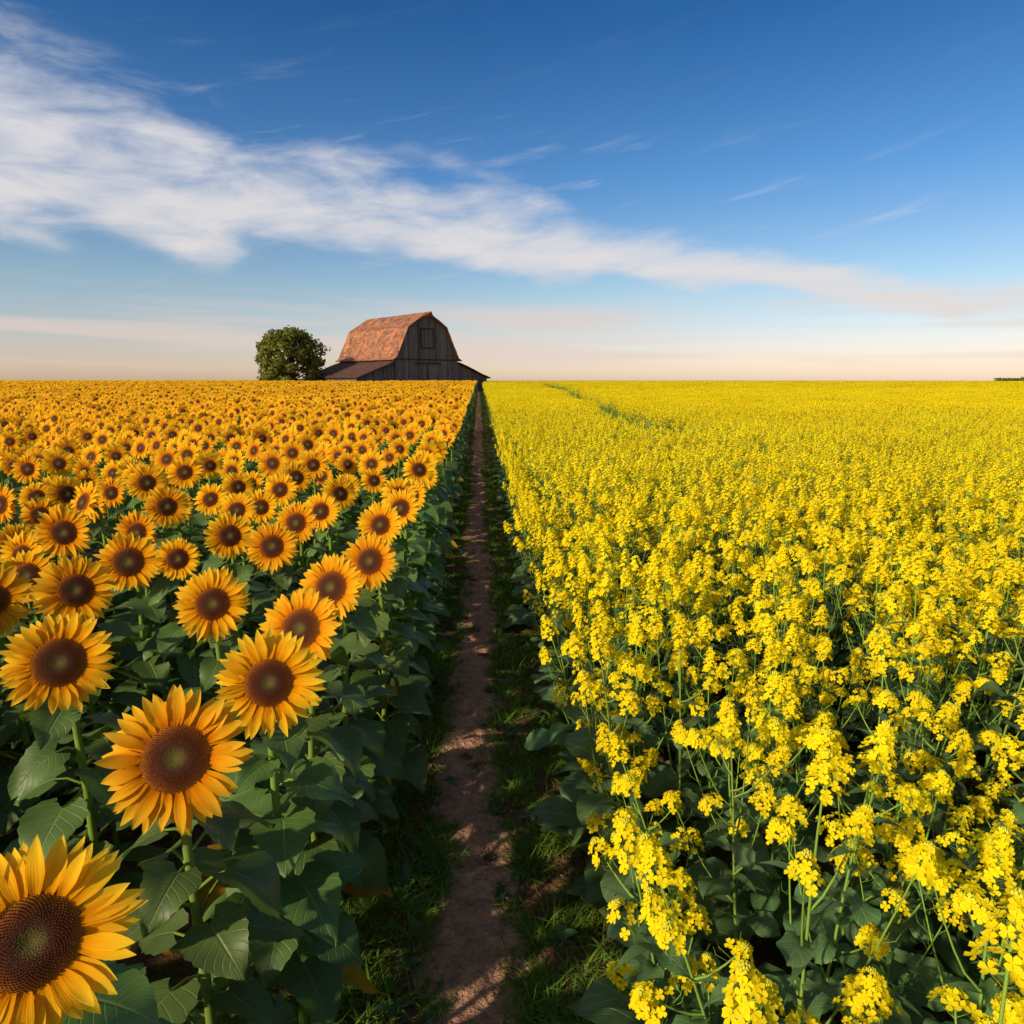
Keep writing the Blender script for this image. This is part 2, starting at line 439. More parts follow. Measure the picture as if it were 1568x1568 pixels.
# ------------------------------------------------------------------ instancing through geometry nodes
def scatter(name, srcs, pts):
    """pts: list of (loc, euler, scale, idx)"""
    col = bpy.data.collections.new(name + "_source")
    for o in srcs: col.objects.link(o)
    order = sorted(range(len(srcs)), key=lambda i: srcs[i].name)
    remap = {orig: k for k, orig in enumerate(order)}
    me = bpy.data.meshes.new(name)
    me.from_pydata([p[0] for p in pts], [], [])
    a = me.attributes.new("irot", 'FLOAT_VECTOR', 'POINT'); a.data.foreach_set("vector", [c for p in pts for c in p[1]])
    a = me.attributes.new("iscl", 'FLOAT_VECTOR', 'POINT'); a.data.foreach_set("vector", [c for p in pts for c in (p[2] if isinstance(p[2], tuple) else (p[2],) * 3)])
    a = me.attributes.new("iidx", 'INT', 'POINT'); a.data.foreach_set("value", [remap[p[3]] for p in pts])
    ob = bpy.data.objects.new(name, me); scene.collection.objects.link(ob)
    ng = bpy.data.node_groups.new(name + "_gn", 'GeometryNodeTree')
    ng.interface.new_socket("Geometry", in_out='INPUT', socket_type='NodeSocketGeometry')
    ng.interface.new_socket("Geometry", in_out='OUTPUT', socket_type='NodeSocketGeometry')
    N = ng.nodes; L = ng.links
    gi = N.new('NodeGroupInput'); go = N.new('NodeGroupOutput')
    ci = N.new('GeometryNodeCollectionInfo'); ci.inputs['Collection'].default_value = col
    ci.inputs['Separate Children'].default_value = True; ci.inputs['Reset Children'].default_value = True
    ip = N.new('GeometryNodeInstanceOnPoints'); ip.inputs['Pick Instance'].default_value = True
    def na(nm, dt):
        n = N.new('GeometryNodeInputNamedAttribute'); n.data_type = dt; n.inputs['Name'].default_value = nm; return n.outputs[0]
    L.new(gi.outputs[0], ip.inputs['Points']); L.new(ci.outputs[0], ip.inputs['Instance'])
    L.new(na("iidx", 'INT'), ip.inputs['Instance Index'])
    e2r = N.new('FunctionNodeEulerToRotation'); L.new(na("irot", 'FLOAT_VECTOR'), e2r.inputs[0]); L.new(e2r.outputs[0], ip.inputs['Rotation'])
    L.new(na("iscl", 'FLOAT_VECTOR'), ip.inputs['Scale'])
    L.new(ip.outputs[0], go.inputs[0])
    md = ob.modifiers.new("scatter", 'NODES'); md.node_group = ng
    return ob

# ------------------------------------------------------------------ sunflowers
near = [(-.775, 1.05, .165, 36, 26), (-.786, 1.64, .180, 30, 14), (-.682, 2.08, .170, 28, 12), (-.70, 2.55, .166, 26, -12),
        (-.705, 3.12, .166, 26, -14), (-.60, 3.60, .160, 24, -12), (-1.44, 2.26, .176, 26, 24), (-1.16, 2.88, .160, 24, 10),
        (-1.86, 3.10, .170, 22, 26), (-1.21, 3.91, .155, 22, 2), (-1.87, 3.60, .165, 20, 14), (-1.63, 3.64, .120, 20, 12),
        (-1.57, 4.24, .150, 18, 18), (-2.17, 3.0, .165, 20, 26), (-.67, 4.5, .160, 20, -14), (-1.24, 4.56, .150, 20, -8),
        (-.60, 5.07, .155, 20, -12), (-1.17, 4.98, .150, 18, -10)]
rs = random.Random(5)
for i, (x, y, R, tl, yw) in enumerate(near):
    o = sunflower("sunflower", 0, 100 + i, H=1.5, R=R, tilt=tl, yaw=yw, link=True)
    o.location = (x, y, gz(x, y))

S0 = [sunflower("field_sunflower_a%02d" % i, 0, 200 + i, H=1.5, R=.163, tilt=rs.uniform(10, 28), yaw=rs.uniform(-14, 18)) for i in range(5)]
S1 = [sunflower("field_sunflower_b%02d" % i, 1, 300 + i, H=1.5, R=.165, tilt=rs.uniform(6, 24), yaw=rs.uniform(-14, 16)) for i in range(9)]
P2 = [sunflower_mb(2, 400 + i, H=1.5, R=.168, tilt=rs.uniform(6, 20), yaw=rs.uniform(-14, 14)) for i in range(7)]
S2 = [sun_patch("field_sunflower_c%02d" % i, P2, 4, 5, .58, .5, 450 + i) for i in range(5)]
srcs = S0 + S1 + S2
pts = []
BX, BY = -7.4, 100.7
BANG = 39.0
bn = Vector((math.sin(D2R(BANG)), -math.cos(D2R(BANG)))); bt = Vector((math.cos(D2R(BANG)), math.sin(D2R(BANG))))
def in_barn(x, y, mg=0):
    v = Vector((x - BX, y - BY)); a = v.dot(bt); b = -v.dot(bn)
    return abs(a) < 12.2 + mg and -1.2 - mg < b < 17.5 + mg
def in_track(x, y):
    return 17 < y < 130 and abs(x - (5.6 + (y - 23) * .050 + .0001 * (y - 23) ** 2)) < .95
row = 0
YS = 32.0
while True:
    x0 = -.66 - .58 * row
    if x0 < -34: break
    y = -2.6 + rs.uniform(0, .4)
    while y < YS - .3:
        y += .5 * rs.uniform(.8, 1.2)
        x = x0 + rs.gauss(0, .045) + (0 if row == 0 else rs.uniform(-.07, .07))
        if x < -(abs(y) * .86 + 4.5): continue
        if .62 < y < 4.9 and x > -2.35: continue
        if y < 5.4 and any((x - a[0]) ** 2 + (y - a[1]) ** 2 < .16 for a in near): continue
        k = 0 if y < 7.5 else 1
        idx = rs.randrange(5) if k == 0 else 5 + rs.randrange(9)
        s = rs.uniform(.92, 1.05)
        pts.append(((x, y, gz(x, y)), (rs.uniform(-.05, .05), rs.uniform(-.06, .06), rs.gauss(0, .24)), s, idx))
    row += 1
y = YS + 1.0
while y < 165:
    k = 0
    while True:
        x = -.66 - .87 - 2.32 * k
        if x < -(y * .86 + 4.5): break
        if not in_barn(x, y, 1.2):
            pts.append(((x, y, gz(x, y)), (0, 0, 0), (1, 1, rs.uniform(.97, 1.03)), 14 + rs.randrange(5)))
        elif not in_barn(x, y, -1):
            for q in range(8):
                xx, yv = x + rs.uniform(-1.1, 1.1), y + rs.uniform(-1.2, 1.2)
                if not in_barn(xx, yv): pts.append(((xx, yv, gz(xx, yv)), (0, 0, rs.gauss(0, .2)), 1, 5 + rs.randrange(9)))
        k += 1
    y += 2.5
scatter("sunflower_field", srcs, pts)

# ------------------------------------------------------------------ canola field
C0 = [canola("canola_a%02d" % i, 0, 500 + i, H=rs.uniform(1.12, 1.5)) for i in range(9)]
CE = [canola("canola_ae%02d" % i, 0, 600 + i, H=rs.uniform(1.05, 1.3), lean=(-.14, 0), low=True, bigleaf=True, nbr=9) for i in range(4)]
C1 = [canola_patch("canola_b%02d" % i, 700 + i, 1, 1.0, 16) for i in range(6)]
C2 = [canola_patch("canola_c%02d" % i, 800 + i, 2, 2.0, 81) for i in range(5)]
srcs = C0 + CE + C1 + C2
cp = []
yy = -2.0
while yy < 7:
    g = .325 if yy < 2.9 else (.285 if yy < 4.5 else .26)
    xx = .66
    ed = .05 * noise.noise(Vector((yy * .8, 0, 5)))
    while xx < max(0, yy) * .95 + 3.2:
        x = xx + ed + rs.uniform(-.14, .14); y = yy + rs.uniform(-.14, .14)
        if xx < .85: idx = 9 + rs.randrange(4); rz = rs.uniform(-.6, .6); x = max(x, .6)
        else: idx = rs.randrange(9); rz = rs.uniform(0, 6.28)
        cp.append(((x, y, gz(x, y)), (rs.uniform(-.11, .11), rs.uniform(-.11, .11), rz), rs.uniform(.88, 1.08), idx))
        xx += g
    yy += g
yy = 7.1
while yy < 26:
    if yy < 18:
        for j in range(4):
            y = yy + j * .25 - .3; x = .68 + rs.uniform(-.06, .06)
            cp.append(((x, y, gz(x, y)), (rs.uniform(-.08, .08), rs.uniform(-.08, .08), rs.uniform(-.6, .6)), rs.uniform(.95, 1.07), 9 + rs.randrange(4)))
    xx = 1.3 if yy < 18 else 1.08
    while xx < yy * .95 + 3.2:
        y = yy + rs.uniform(-.1, .1)
        if not in_track(xx, y):
            hs = 1 + .08 * noise.noise(Vector((xx * .45, y * .45, 2)))
            cp.append(((xx, y, gz(xx, y)), (0, 0, rs.randrange(4) * 1.5708), (1, 1, hs * rs.uniform(.92, 1.05)), 13 + rs.randrange(6)))
        xx += .95
    yy += .95
yy = 26.0
while yy < 60:
    xx = 1.1
    while xx < yy * .95 + 4:
        y = yy + rs.uniform(-.15, .15)
        if not in_track(xx, y):
            hs = 1 + .07 * noise.noise(Vector((xx * .3, y * .3, 2)))
            cp.append(((xx, y, gz(xx, y)), (0, 0, rs.randrange(4) * 1.5708), (.5, .5, hs * rs.uniform(.95, 1.05)), 19 + rs.randrange(5)))
        xx += 1.0
    yy += 1.0
yy = 60.5
while yy < 190:
    xx = 1.6 if yy < 150 else -60
    while xx < yy * .95 + 4:
        if not in_barn(xx, yy, 1) and not (in_track(xx - .6, yy) or in_track(xx + .6, yy) or in_track(xx, yy)):
            cp.append(((xx, yy, gz(xx, yy)), (0, 0, rs.randrange(4) * 1.5708), (1, 1, rs.uniform(.95, 1.06)), 19 + rs.randrange(5)))
        xx += 2.0
    yy += 2.0
scatter("canola_field", srcs, cp)

# ------------------------------------------------------------------ grass along the path
def tuft(name, seed, n=70, R=.14):
    mb = MB(); rng = random.Random(seed)
    for i in range(n):
        a = rng.uniform(0, 6.28); r = rng.uniform(0, R)
        o = Vector((math.cos(a) * r, math.sin(a) * r, -.01)); a = rng.uniform(0, 6.28)
        L = rng.uniform(.06, .20)
        ribbon(mb, o, (math.cos(a) * .6, math.sin(a) * .6, 1), (-math.cos(a), -math.sin(a), .3), L, rng.uniform(.005, .011),
               [(0, .8), (.4, 1), (1, .05)], 3, 1, 0, tilt=0, curl=-rng.uniform(.4, 1.9), twist=rng.uniform(-.6, .6), rng=rng)
    return mb.obj(name, [M_GRASS], link=False)
def weed(name, seed):
    mb = MB(); rng = random.Random(seed)
    for i in range(11):
        a = i * GA; L = rng.uniform(.04, .10)
        ribbon(mb, (0, 0, rng.uniform(0, .03)), (math.cos(a), math.sin(a), rng.uniform(.1, .9)), (0, 0, 1), L, L * .45, PET, 4, 2, 1, tilt=.1, curl=-.8, crease=.2, rng=rng)
    return mb.obj(name, [M_GRASS, M_CLEAF], link=False)
T = [tuft("grass_a%d" % i, 900 + i) for i in range(6)] + [weed("grass_w%d" % i, 950 + i) for i in range(3)]
gp = []
def pathc(y): return -.055 + .035 * math.sin(y * .9 + .5) + .02 * math.sin(y * 2.3)
def pathw(y, side): return .165 + .12 * noise.noise(Vector((y * 2.1, side * 9, 1)))
y = -1.0
while y < 110:
    dens = 70 if y < 8 else (40 if y < 20 else 12)
    step = .1 if y < 20 else .3
    for k in range(int(dens * step * 2.0 + .5)):
        if rs.random() < .42: x = rs.uniform(-.75, pathc(y) - pathw(y, 0) - .03)
        else: x = rs.uniform(pathc(y) + pathw(y, 1) + .03, .85)
        if noise.noise(Vector((x * 4.5, y * 3.2, 7))) < -.28: continue
        yv = y + rs.uniform(0, step)
        gp.append(((x, yv, gz(x, yv)), (rs.uniform(-.2, .2), rs.uniform(-.2, .2), rs.uniform(0, 6.28)), rs.uniform(.4, 1.1), rs.randrange(6) if rs.random() < .85 else 6 + rs.randrange(3)))
    if y < 30:
        for sd_ in (0, 1):
            for q in range(3):
                if noise.noise(Vector((sd_ * 5, y * 2.4 + q, 3))) < -.1: continue
                x = pathc(y) + (1 if sd_ else -1) * (pathw(y, sd_) + rs.uniform(-.06, .06)); yv = y + rs.uniform(0, step)
                gp.append(((x, yv, gz(x, yv) + .008), (rs.uniform(-.2, .2), rs.uniform(-.2, .2), rs.uniform(0, 6.28)), rs.uniform(.25, .6), rs.randrange(9)))
    y += step
scatter("grass", T, gp)

# ------------------------------------------------------------------ ground
def soil_mat(name, c1, c2, c3, green=None):
    m, t = mat_new(name); oc = objcoord(t)
    n1 = t.noise(oc, 1.6, 3, .6); n2 = t.noise(oc, 11, 5, .7); n3 = t.noise(oc, 60, 3, .7)
    c = t.mix(t.maprange(n1, .35, .65), (*c1, 1), (*c2, 1))
    c = t.mix(t.maprange(n2, .42, .60), c, (*c3, 1))
    c = t.mix(t.maprange(n3, .5, .7, 0, .5), c, (*[k * 1.3 for k in c2], 1))
    if green: c = t.mix(t.maprange(t.noise(oc, 5, 5, .7), .5, .6, 0, .7), c, (*green, 1))
    vo = t.new('ShaderNodeTexVoronoi'); t.l.new(oc, vo.inputs['Vector']); vo.inputs['Scale'].default_value = 28
    h = t.math('ADD', t.math('MULTIPLY', n2, 1.2), t.math('ADD', t.math('MULTIPLY', n3, .4), t.math('MULTIPLY', vo.outputs[0], .4)))
    finish(t, c, .95, t.bump(h, 1.0, .045), 0, None, .15, fast=True); return m
M_SOIL = soil_mat("field_soil", (.17, .090, .052), (.22, .12, .07), (.12, .065, .038), (.07, .11, .026))
M_PATH = soil_mat("dirt_path_soil", (.50, .275, .175), (.54, .31, .205), (.34, .18, .115))

def axis(segs):
    out = []
    for a, b, s in segs:
        n = max(1, int(round((b - a) / s)))
        out += [a + (b - a) * i / n for i in range(n)]
    out.append(segs[-1][1]); return out
xs = axis([(-3000, -1000, 1000), (-1000, -200, 200), (-200, -20, 15), (-20, -2, 2), (-2, -1, .2), (-1, 1.2, .055), (1.2, 3, .2), (3, 21, 2), (21, 201, 15), (201, 1001, 200), (1001, 3001, 1000)])
ys = axis([(-1000, -100, 300), (-100, -4, 16), (-4, 0, .4), (0, 9, .06), (9, 30, .4), (30, 126, 2), (126, 306, 20), (306, 1006, 100), (1006, 5006, 1000)])
mb = MB()
for y in ys:
    for x in xs:
        z = gz(x, y)
        if abs(x) < 1.3 and 0 < y < 12: z += .012 * noise.noise(Vector((x * 9, y * 9, 4)))
        mb.vert((x, y, z), (x, y))
nx = len(xs)
for j in range(len(ys) - 1):
    for i in range(nx - 1):
        mb.face((j * nx + i, j * nx + i + 1, (j + 1) * nx + i + 1, (j + 1) * nx + i), 0)
mb.obj("ground", [M_SOIL])

mb = MB(); K = 18
ys = axis([(-1.5, 8, .025), (8, 20, .12), (20, 110, 1.0)])
for y in ys:
    c = pathc(y); wl = pathw(y, 0) + .07; wr = pathw(y, 1) + .07
    for k in range(K + 1):
        s = -1 + 2 * k / K
        x = c + (s * wl if s < 0 else s * wr) + .025 * noise.noise(Vector((y * 9, s * 3, 0)))
        e = 1 - abs(s) ** 3
        z = gz(x, y) + .004 + .028 * e - .02 * (abs(s) ** 8)
        fp = max(0, noise.noise(Vector((x * 5, y * 4.5, 9))))
        rut = noise.noise(Vector((x * 3, y * 12, 21)))
        z += e * (.024 * noise.noise(Vector((x * 9, y * 7, 1))) + .014 * rut + .010 * noise.noise(Vector((x * 30, y * 24, 2))) - .06 * fp)
        mb.vert((x, y, z), (x, y))
for j in range(len(ys) - 1):
    for k in range(K):
        a = j * (K + 1) + k
        mb.face((a, a + 1, a + K + 2, a + K + 1), 0)
mb.obj("dirt_path", [M_PATH])

def clod(name, seed):
    import bmesh
    mb = MB()
    bm = bmesh.new(); bmesh.ops.create_icosphere(bm, subdivisions=2, radius=.012)
    for v in bm.verts: mb.vert(v.co * (1 + .5 * noise.noise(v.co * 90 + Vector((seed, 0, 0)))) * 1.0)
    for f in bm.faces: mb.face(tuple(v.index for v in f.verts), 0)
    bm.free(); return mb.obj(name, [M_PATH], smooth=False, link=False)
CL = [clod("clod_%d" % i, i * 3) for i in range(4)]
clp = []
for i in range(2600):
    y = 0.3 + 14 * rs.random() ** 1.6; x = rs.gauss(-.05, .2)
    if abs(x) > .7: continue
    clp.append(((x, y, gz(x, y) + .014), (rs.uniform(0, 6), rs.uniform(0, 6), 0), (rs.uniform(.2, 1.1), rs.uniform(.2, 1.1), rs.uniform(.2, .6)), rs.randrange(4)))
scatter("soil_clods", CL, clp)

# ------------------------------------------------------------------ barn
def barnwood():
    m, t = mat_new("weathered_boards"); oc = objcoord(t); uv, u, v = uvxy(t)
    mp = t.new('ShaderNodeMapping'); mp.inputs['Scale'].default_value = (6, 6, .5); t.l.new(oc, mp.inputs[0])
    n = t.noise(mp.outputs[0], 2.0, 5, .7)
    cell = t.new('ShaderNodeTexWhiteNoise'); cell.noise_dimensions = '1D'
    t.l.new(u, cell.inputs['W'])
    c = t.ramp(n, [(.3, (.06, .053, .06)), (.5, (.14, .122, .128)), (.7, (.24, .21, .21))])
    c = t.mix(t.math('MULTIPLY', cell.outputs[0], .3), c, (.12, .07, .055, 1))
    c = hsv(t, c, .5, 1, t.maprange(cell.outputs[0], 0, 1, .5, 1.4))
    finish(t, c, .9, t.bump(n, .5, .03), 0, None, .15); return m
def barnroof(name, a, b, c3, sc=1.0):
    m, t = mat_new(name); uv, u, v = uvxy(t)
    br = t.new('ShaderNodeTexBrick'); t.l.new(uv, br.inputs['Vector'])
    br.inputs['Scale'].default_value = 1.0; br.inputs['Brick Width'].default_value = .5; br.inputs['Row Height'].default_value = .34
    br.inputs['Mortar Size'].default_value = .02
    br.inputs['Color1'].default_value = (.25, .25, .25, 1); br.inputs['Color2'].default_value = (1, 1, 1, 1); br.inputs['Mortar'].default_value = (.05, .05, .05, 1)
    n = t.noise(uv, .55, 6, .7); n2 = t.noise(uv, .8, 6, .8)
    c = t.mix(t.maprange(n, .4, .6), (*a, 1), (*b, 1))
    c = t.mix(t.maprange(n2, .49, .56, 0, .9), c, (*c3, 1))
    c = t.mix(.5, c, br.outputs[0], 'MULTIPLY')
    finish(t, c, .85, t.bump(br.outputs[0], .6, .04), 0, None, .2); return m
M_WOOD = barnwood()
M_ROOF = barnroof("rusted_shingle_roof", (.58, .23, .10), (.36, .155, .095), (.17, .115, .095))
M_LROOF = barnroof("lean_to_roof_rust", (.17, .075, .05), (.12, .06, .05), (.08, .06, .055))
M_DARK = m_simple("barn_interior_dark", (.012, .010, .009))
M_TRIM = m_simple("barn_trim", (.05, .044, .042))
barn = bpy.data.objects.new("wooden_barn", None); scene.collection.objects.link(barn)
barn.location = (BX, BY, gz(BX, BY)); barn.rotation_euler = (0, 0, D2R(BANG))
HW, EZ, KX, KZ, RZ, LEN = 5.4, 4.5, 3.25, 9.05, 11.1, 16.0
LW, LZ0, LZ1 = 5.9, 4.3, 2.1
def gp_z(x):
    x = abs(x)
    return lerp(RZ, KZ, x / KX) if x < KX else lerp(KZ, EZ, (x - KX) / (HW - KX))
def child(mb, name, mats):
    o = mb.obj(name, mats, smooth=False); o.parent = barn; return o
rb = random.Random(3)
def board_wall_x(mb, x0, x1, yf, zt, z0=-.5, skip=None, w=.27, out=-1):
    x = x0
    while x < x1 - .02:
        xe = min(x + w * rb.uniform(.85, 1.1), x1)
        za, zb = zt(x + .01), zt(xe - .01)
        off = rb.uniform(0, .035) * out
        r = rb.random()
        zc = z0 + rb.uniform(-.05, .1)
        f = yf + off; b = yf - .06 * out
        P = [(x + .008, f, zc), (xe - .008, f, zc), (xe - .008, f, zb), (x + .008, f, za), (x + .008, b, zc), (xe - .008, b, zc), (xe - .008, b, zb), (x + .008, b, za)]
        I = [mb.vert(p, (r, 0)) for p in P]
        for q in ((0, 1, 2, 3), (1, 5, 6, 2), (4, 0, 3, 7), (3, 2, 6, 7), (5, 4, 7, 6)): mb.face(tuple(I[k] for k in q), 0)
        x = xe
mb = MB(); board_wall_x(mb, -HW, HW, 0, lambda x: gp_z(x) - .08, w=.42); child(mb, "front_gable_boards", [M_WOOD])
mb = MB(); board_wall_x(mb, -HW, HW, LEN, lambda x: gp_z(x) - .08, out=1); child(mb, "rear_gable_boards", [M_WOOD])
mb = MB()
for sgn in (-1, 1):
    y = .1
    while y < LEN - .1:
        ye = min(y + .27, LEN - .1); r = rb.random(); xo = sgn * (HW - rb.uniform(0, .03))
        I = [mb.vert(p, (r, 0)) for p in ((xo, y, -.5), (xo, ye - .012, -.5), (xo, ye - .012, EZ - .05), (xo, y, EZ - .05))]
        mb.face(tuple(I), 0); y = ye
child(mb, "side_wall_boards", [M_WOOD])
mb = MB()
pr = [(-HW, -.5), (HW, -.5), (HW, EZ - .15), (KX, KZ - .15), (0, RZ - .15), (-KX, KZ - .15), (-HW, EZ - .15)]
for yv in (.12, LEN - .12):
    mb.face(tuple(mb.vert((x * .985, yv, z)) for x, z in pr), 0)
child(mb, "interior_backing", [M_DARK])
def slab(mb, p0, p1, y0, y1, th, mat, jag=.03, skirt=True):
    nu = 26; nw = 8
    d = Vector((p1[0] - p0[0], 0, p1[1] - p0[1])); L = d.length; nrm = Vector((-d.z, 0, d.x)).normalized()
    if nrm.z < 0: nrm = -nrm
    top, bot = [], []
    for i in range(nw + 1):
        rt, rbm = [], []
        for j in range(nu + 1):
            y = lerp(y0, y1, j / nu); s = i / nw
            if j in (0, nu): y += rb.uniform(-.05, .05)
            p = Vector((p0[0], y, p0[1])) + d * s
            off = jag * noise.noise(Vector((p.x * .5, y * .5, p.z * .5))) * 2
            rt.append(mb.vert(p + nrm * (th + off), (y, s * L + p0[1] * 3))); rbm.append(mb.vert(p, (y, s * L)))
        top.append(rt); bot.append(rbm)
    for i in range(nw):
        for j in range(nu):
            mb.face((top[i][j], top[i][j + 1], top[i + 1][j + 1], top[i + 1][j]), mat)
            mb.face((bot[i][j], bot[i + 1][j], bot[i + 1][j + 1], bot[i][j + 1]), mat)
        mb.face((top[i][0], top[i + 1][0], bot[i + 1][0], bot[i][0]), mat); mb.face((top[i][nu], bot[i][nu], bot[i + 1][nu], top[i + 1][nu]), mat)
    for j in range(nu):
        mb.face((top[0][j], bot[0][j], bot[0][j + 1], top[0][j + 1]), mat); mb.face((top[nw][j], top[nw][j + 1], bot[nw][j + 1], bot[nw][j]), mat)
mb = MB()
for s in (-1, 1):
    slab(mb, (0, RZ), (s * KX, KZ), -.55, LEN + .4, .12, 0)
    slab(mb, (s * KX, KZ + .002), (s * (HW - .12), EZ + .35), -.45, LEN + .4, .11, 0)
    slab(mb, (s * (HW - .12), EZ + .35), (s * (HW + .5), EZ - .02), -.45, LEN + .4, .10, 0)
I = [mb.vert(p, (0, p[2])) for p in ((0, -1.25, RZ + .10), (-.95, -.5, RZ - .60), (.95, -.5, RZ - .60), (0, -.5, RZ + .13), (0, -1.2, RZ - .02))]
mb.face((I[0], I[3], I[1]), 0); mb.face((I[0], I[2], I[3]), 0); mb.face((I[4], I[1], I[2]), 0); mb.face((I[0], I[1], I[4]), 0); mb.face((I[0], I[4], I[2]), 0)
child(mb, "gambrel_roof", [M_ROOF])
mb = MB()
for s in (-1, 1):
    slab(mb, (s * (HW + .06), LZ0), (s * (HW + LW + .3), LZ1 - .12), -.3, LEN + .2, .09, 0, jag=.05)
child(mb, "lean_to_roofs", [M_LROOF])
mb = MB()
for s in (-1, 1):
    zt = lambda x: lerp(LZ0, LZ1, (abs(x) - HW) / LW) - .06
    a, b = (HW + .05, HW + LW) if s > 0 else (-HW - LW, -HW - .05)
    board_wall_x(mb, a, b, .35, zt)
    board_wall_x(mb, a, b, LEN - .3, zt, out=1)
    y = .4
    while y < LEN - .35:
        ye = min(y + .27, LEN - .35); r = rb.random(); xo = s * (HW + LW - rb.uniform(0, .03))
        mb.face(tuple(mb.vert(p, (r, 0)) for p in ((xo, y, -.5), (xo, ye - .012, -.5), (xo, ye - .012, LZ1 - .05), (xo, y, LZ1 - .05))), 0); y = ye
child(mb, "lean_to_walls", [M_WOOD])
mb = MB()
board_wall_x(mb, -1.05, 1.05, -.06, lambda x: 8.7, z0=6.4, w=.21)
board_wall_x(mb, -1.9, 1.9, -.06, lambda x: 3.9, z0=0.0, w=.24)
for (x0, x1, z0, z1) in [(-1.2, -1.05, 6.3, 8.8), (1.05, 1.2, 6.3, 8.8), (-1.2, 1.2, 8.8, 8.95), (-1.2, 1.2, 6.15, 6.3),
                         (-2.3, 2.3, 4.0, 4.15), (-.05, .05, 0, 3.9), (-HW + .05, HW - .05, 4.55, 4.68)]:
    box(mb, (x0, -.16, z0), (x1, -.10, z1), 1)
child(mb, "doors_and_trim", [M_WOOD, M_TRIM])

# ------------------------------------------------------------------ tree
def leaf_mat(name, a, b):
    m, t = mat_new(name); oc = objcoord(t); n = t.noise(oc, .6, 4, .6); n2 = t.noise(oc, 6, 2)
    c = t.mix(t.maprange(n, .35, .65), (*a, 1), (*b, 1)); c = t.mix(t.math('MULTIPLY', n2, .3), c, (*[k * .4 for k in a], 1))
    finish(t, c, .55, None, .34, None, .3, fast=True); return m
M_TLEAF = leaf_mat("tree_foliage", (.15, .185, .035), (.27, .27, .055))
M_BARK = m_simple("tree_bark", (.09, .065, .045), scale=4)
def tree(name, loc, w, h, seed, nl=38, per=330, ls=.30):
    rng = random.Random(seed); mb = MB()
    tube(mb, [(0, 0, -.3), (.1, 0, h * .15), (.05, .1, h * .35), (0, 0, h * .6)], [.42, .32, .25, .12], 8, 1)
    for i in range(nl):
        a = i * GA; f = (i + .5) / nl
        el = lerp(-.75, 1.45, f); rr = math.cos(el * .85)
        c = Vector((math.cos(a) * rr * w * .38, math.sin(a) * rr * w * .38, h * .44 + math.sin(el) * h * .45)) * 1.0
        c += Vector((rng.uniform(-.6, .6), rng.uniform(-.6, .6), rng.uniform(-.5, .5)))
        R = rng.uniform(.08, .14) * w
        base = Vector((0, 0, h * rng.uniform(.12, .4)))
        tube(mb, [base, base.lerp(c, .5) + Vector((0, 0, .3)), c], [.13, .08, .03], 4, 1)
        for k in range(per):
            v = Vector((rng.gauss(0, 1), rng.gauss(0, 1), rng.gauss(0, 1))).normalized()
            q = 1 + .55 * noise.noise(v * 2.5 + c)
            p = c + Vector((v.x * R, v.y * R, v.z * R * .85)) * q * rng.uniform(.5, 1.25) ** .6
            if p.z < .3: continue
            n = (v + Vector((rng.uniform(-.9, .9), rng.uniform(-.9, .9), rng.uniform(-.5, .9)))).normalized()
            X = n.cross(Vector((rng.random(), rng.random(), rng.random()))).normalized() * ls * rng.uniform(.5, 1); Y = n.cross(X) * .6
            mb.face(tuple(mb.vert(p + e) for e in (X, Y, -X, -Y)), 0)
    o = mb.obj(name, [M_TLEAF, M_BARK], smooth=False); o.location = loc; return o
tree("broadleaf_tree", (-27.0, 101.5, .75), 9.7, 9.0, 11)
mb = MB(); rng = random.Random(8)
for i in range(1500):
    x = 500 * math.tan(D2R(38.6)) + rng.uniform(-14, 24); hgt = 2.2 + 1.8 * noise.noise(Vector((x * .2, 0, 0)))
    p = Vector((x, 500 + rng.uniform(-4, 4), .7 + rng.uniform(0, 1) * (hgt + 1.2)))
    X = Vector((rng.uniform(-1, 1), rng.uniform(-1, 1), rng.uniform(-1, 1))).normalized() * .6; Y = X.cross(Vector((0, 1, .3))) * .8
    mb.face(tuple(mb.vert(p + e) for e in (X, Y, -X, -Y)), 0)
mb.obj("distant_trees", [M_TLEAF], smooth=False)

# ------------------------------------------------------------------ world
SUN_EL = 26.0; SAZ = 231.0
sv = Vector((math.sin(D2R(SAZ)) * math.cos(D2R(SUN_EL)), math.cos(D2R(SAZ)) * math.cos(D2R(SUN_EL)), math.sin(D2R(SUN_EL))))
w = bpy.data.worlds.new("World"); scene.world = w; w.use_nodes = True
w.node_tree.nodes.clear(); t = NT(w.node_tree)
sky = t.new('ShaderNodeTexSky'); sky.sky_type = 'NISHITA'; sky.sun_disc = False
sky.sun_elevation = D2R(SUN_EL); sky.sun_rotation = D2R(SAZ); sky.air_density = 1.0; sky.dust_density = .6; sky.ozone_density = 2.5
tc = t.new('ShaderNodeTexCoord'); sx = t.new('ShaderNodeSeparateXYZ'); t.l.new(tc.outputs['Generated'], sx.inputs[0])
X, Y, Z = sx.outputs
az = t.math('MULTIPLY', t.math('ARCTAN2', X, Y), 57.2958); el = t.math('MULTIPLY', t.math('ARCSINE', Z), 57.2958)
def fcurve(v, ptsl, a, b, c, d):
    x = t.maprange(v, a, b)
    n = t.new('ShaderNodeFloatCurve'); cv = n.mapping.curves[0]
    P = [((p - a) / (b - a), (q - c) / (d - c)) for p, q in ptsl]
    cv.points[0].location = P[0]; cv.points[1].location = P[-1]
    for p in P[1:-1]: cv.points.new(*p)
    n.mapping.update(); t.l.new(x, n.inputs['Value'])
    return t.math('ADD', t.math('MULTIPLY', n.outputs[0], d - c), c)
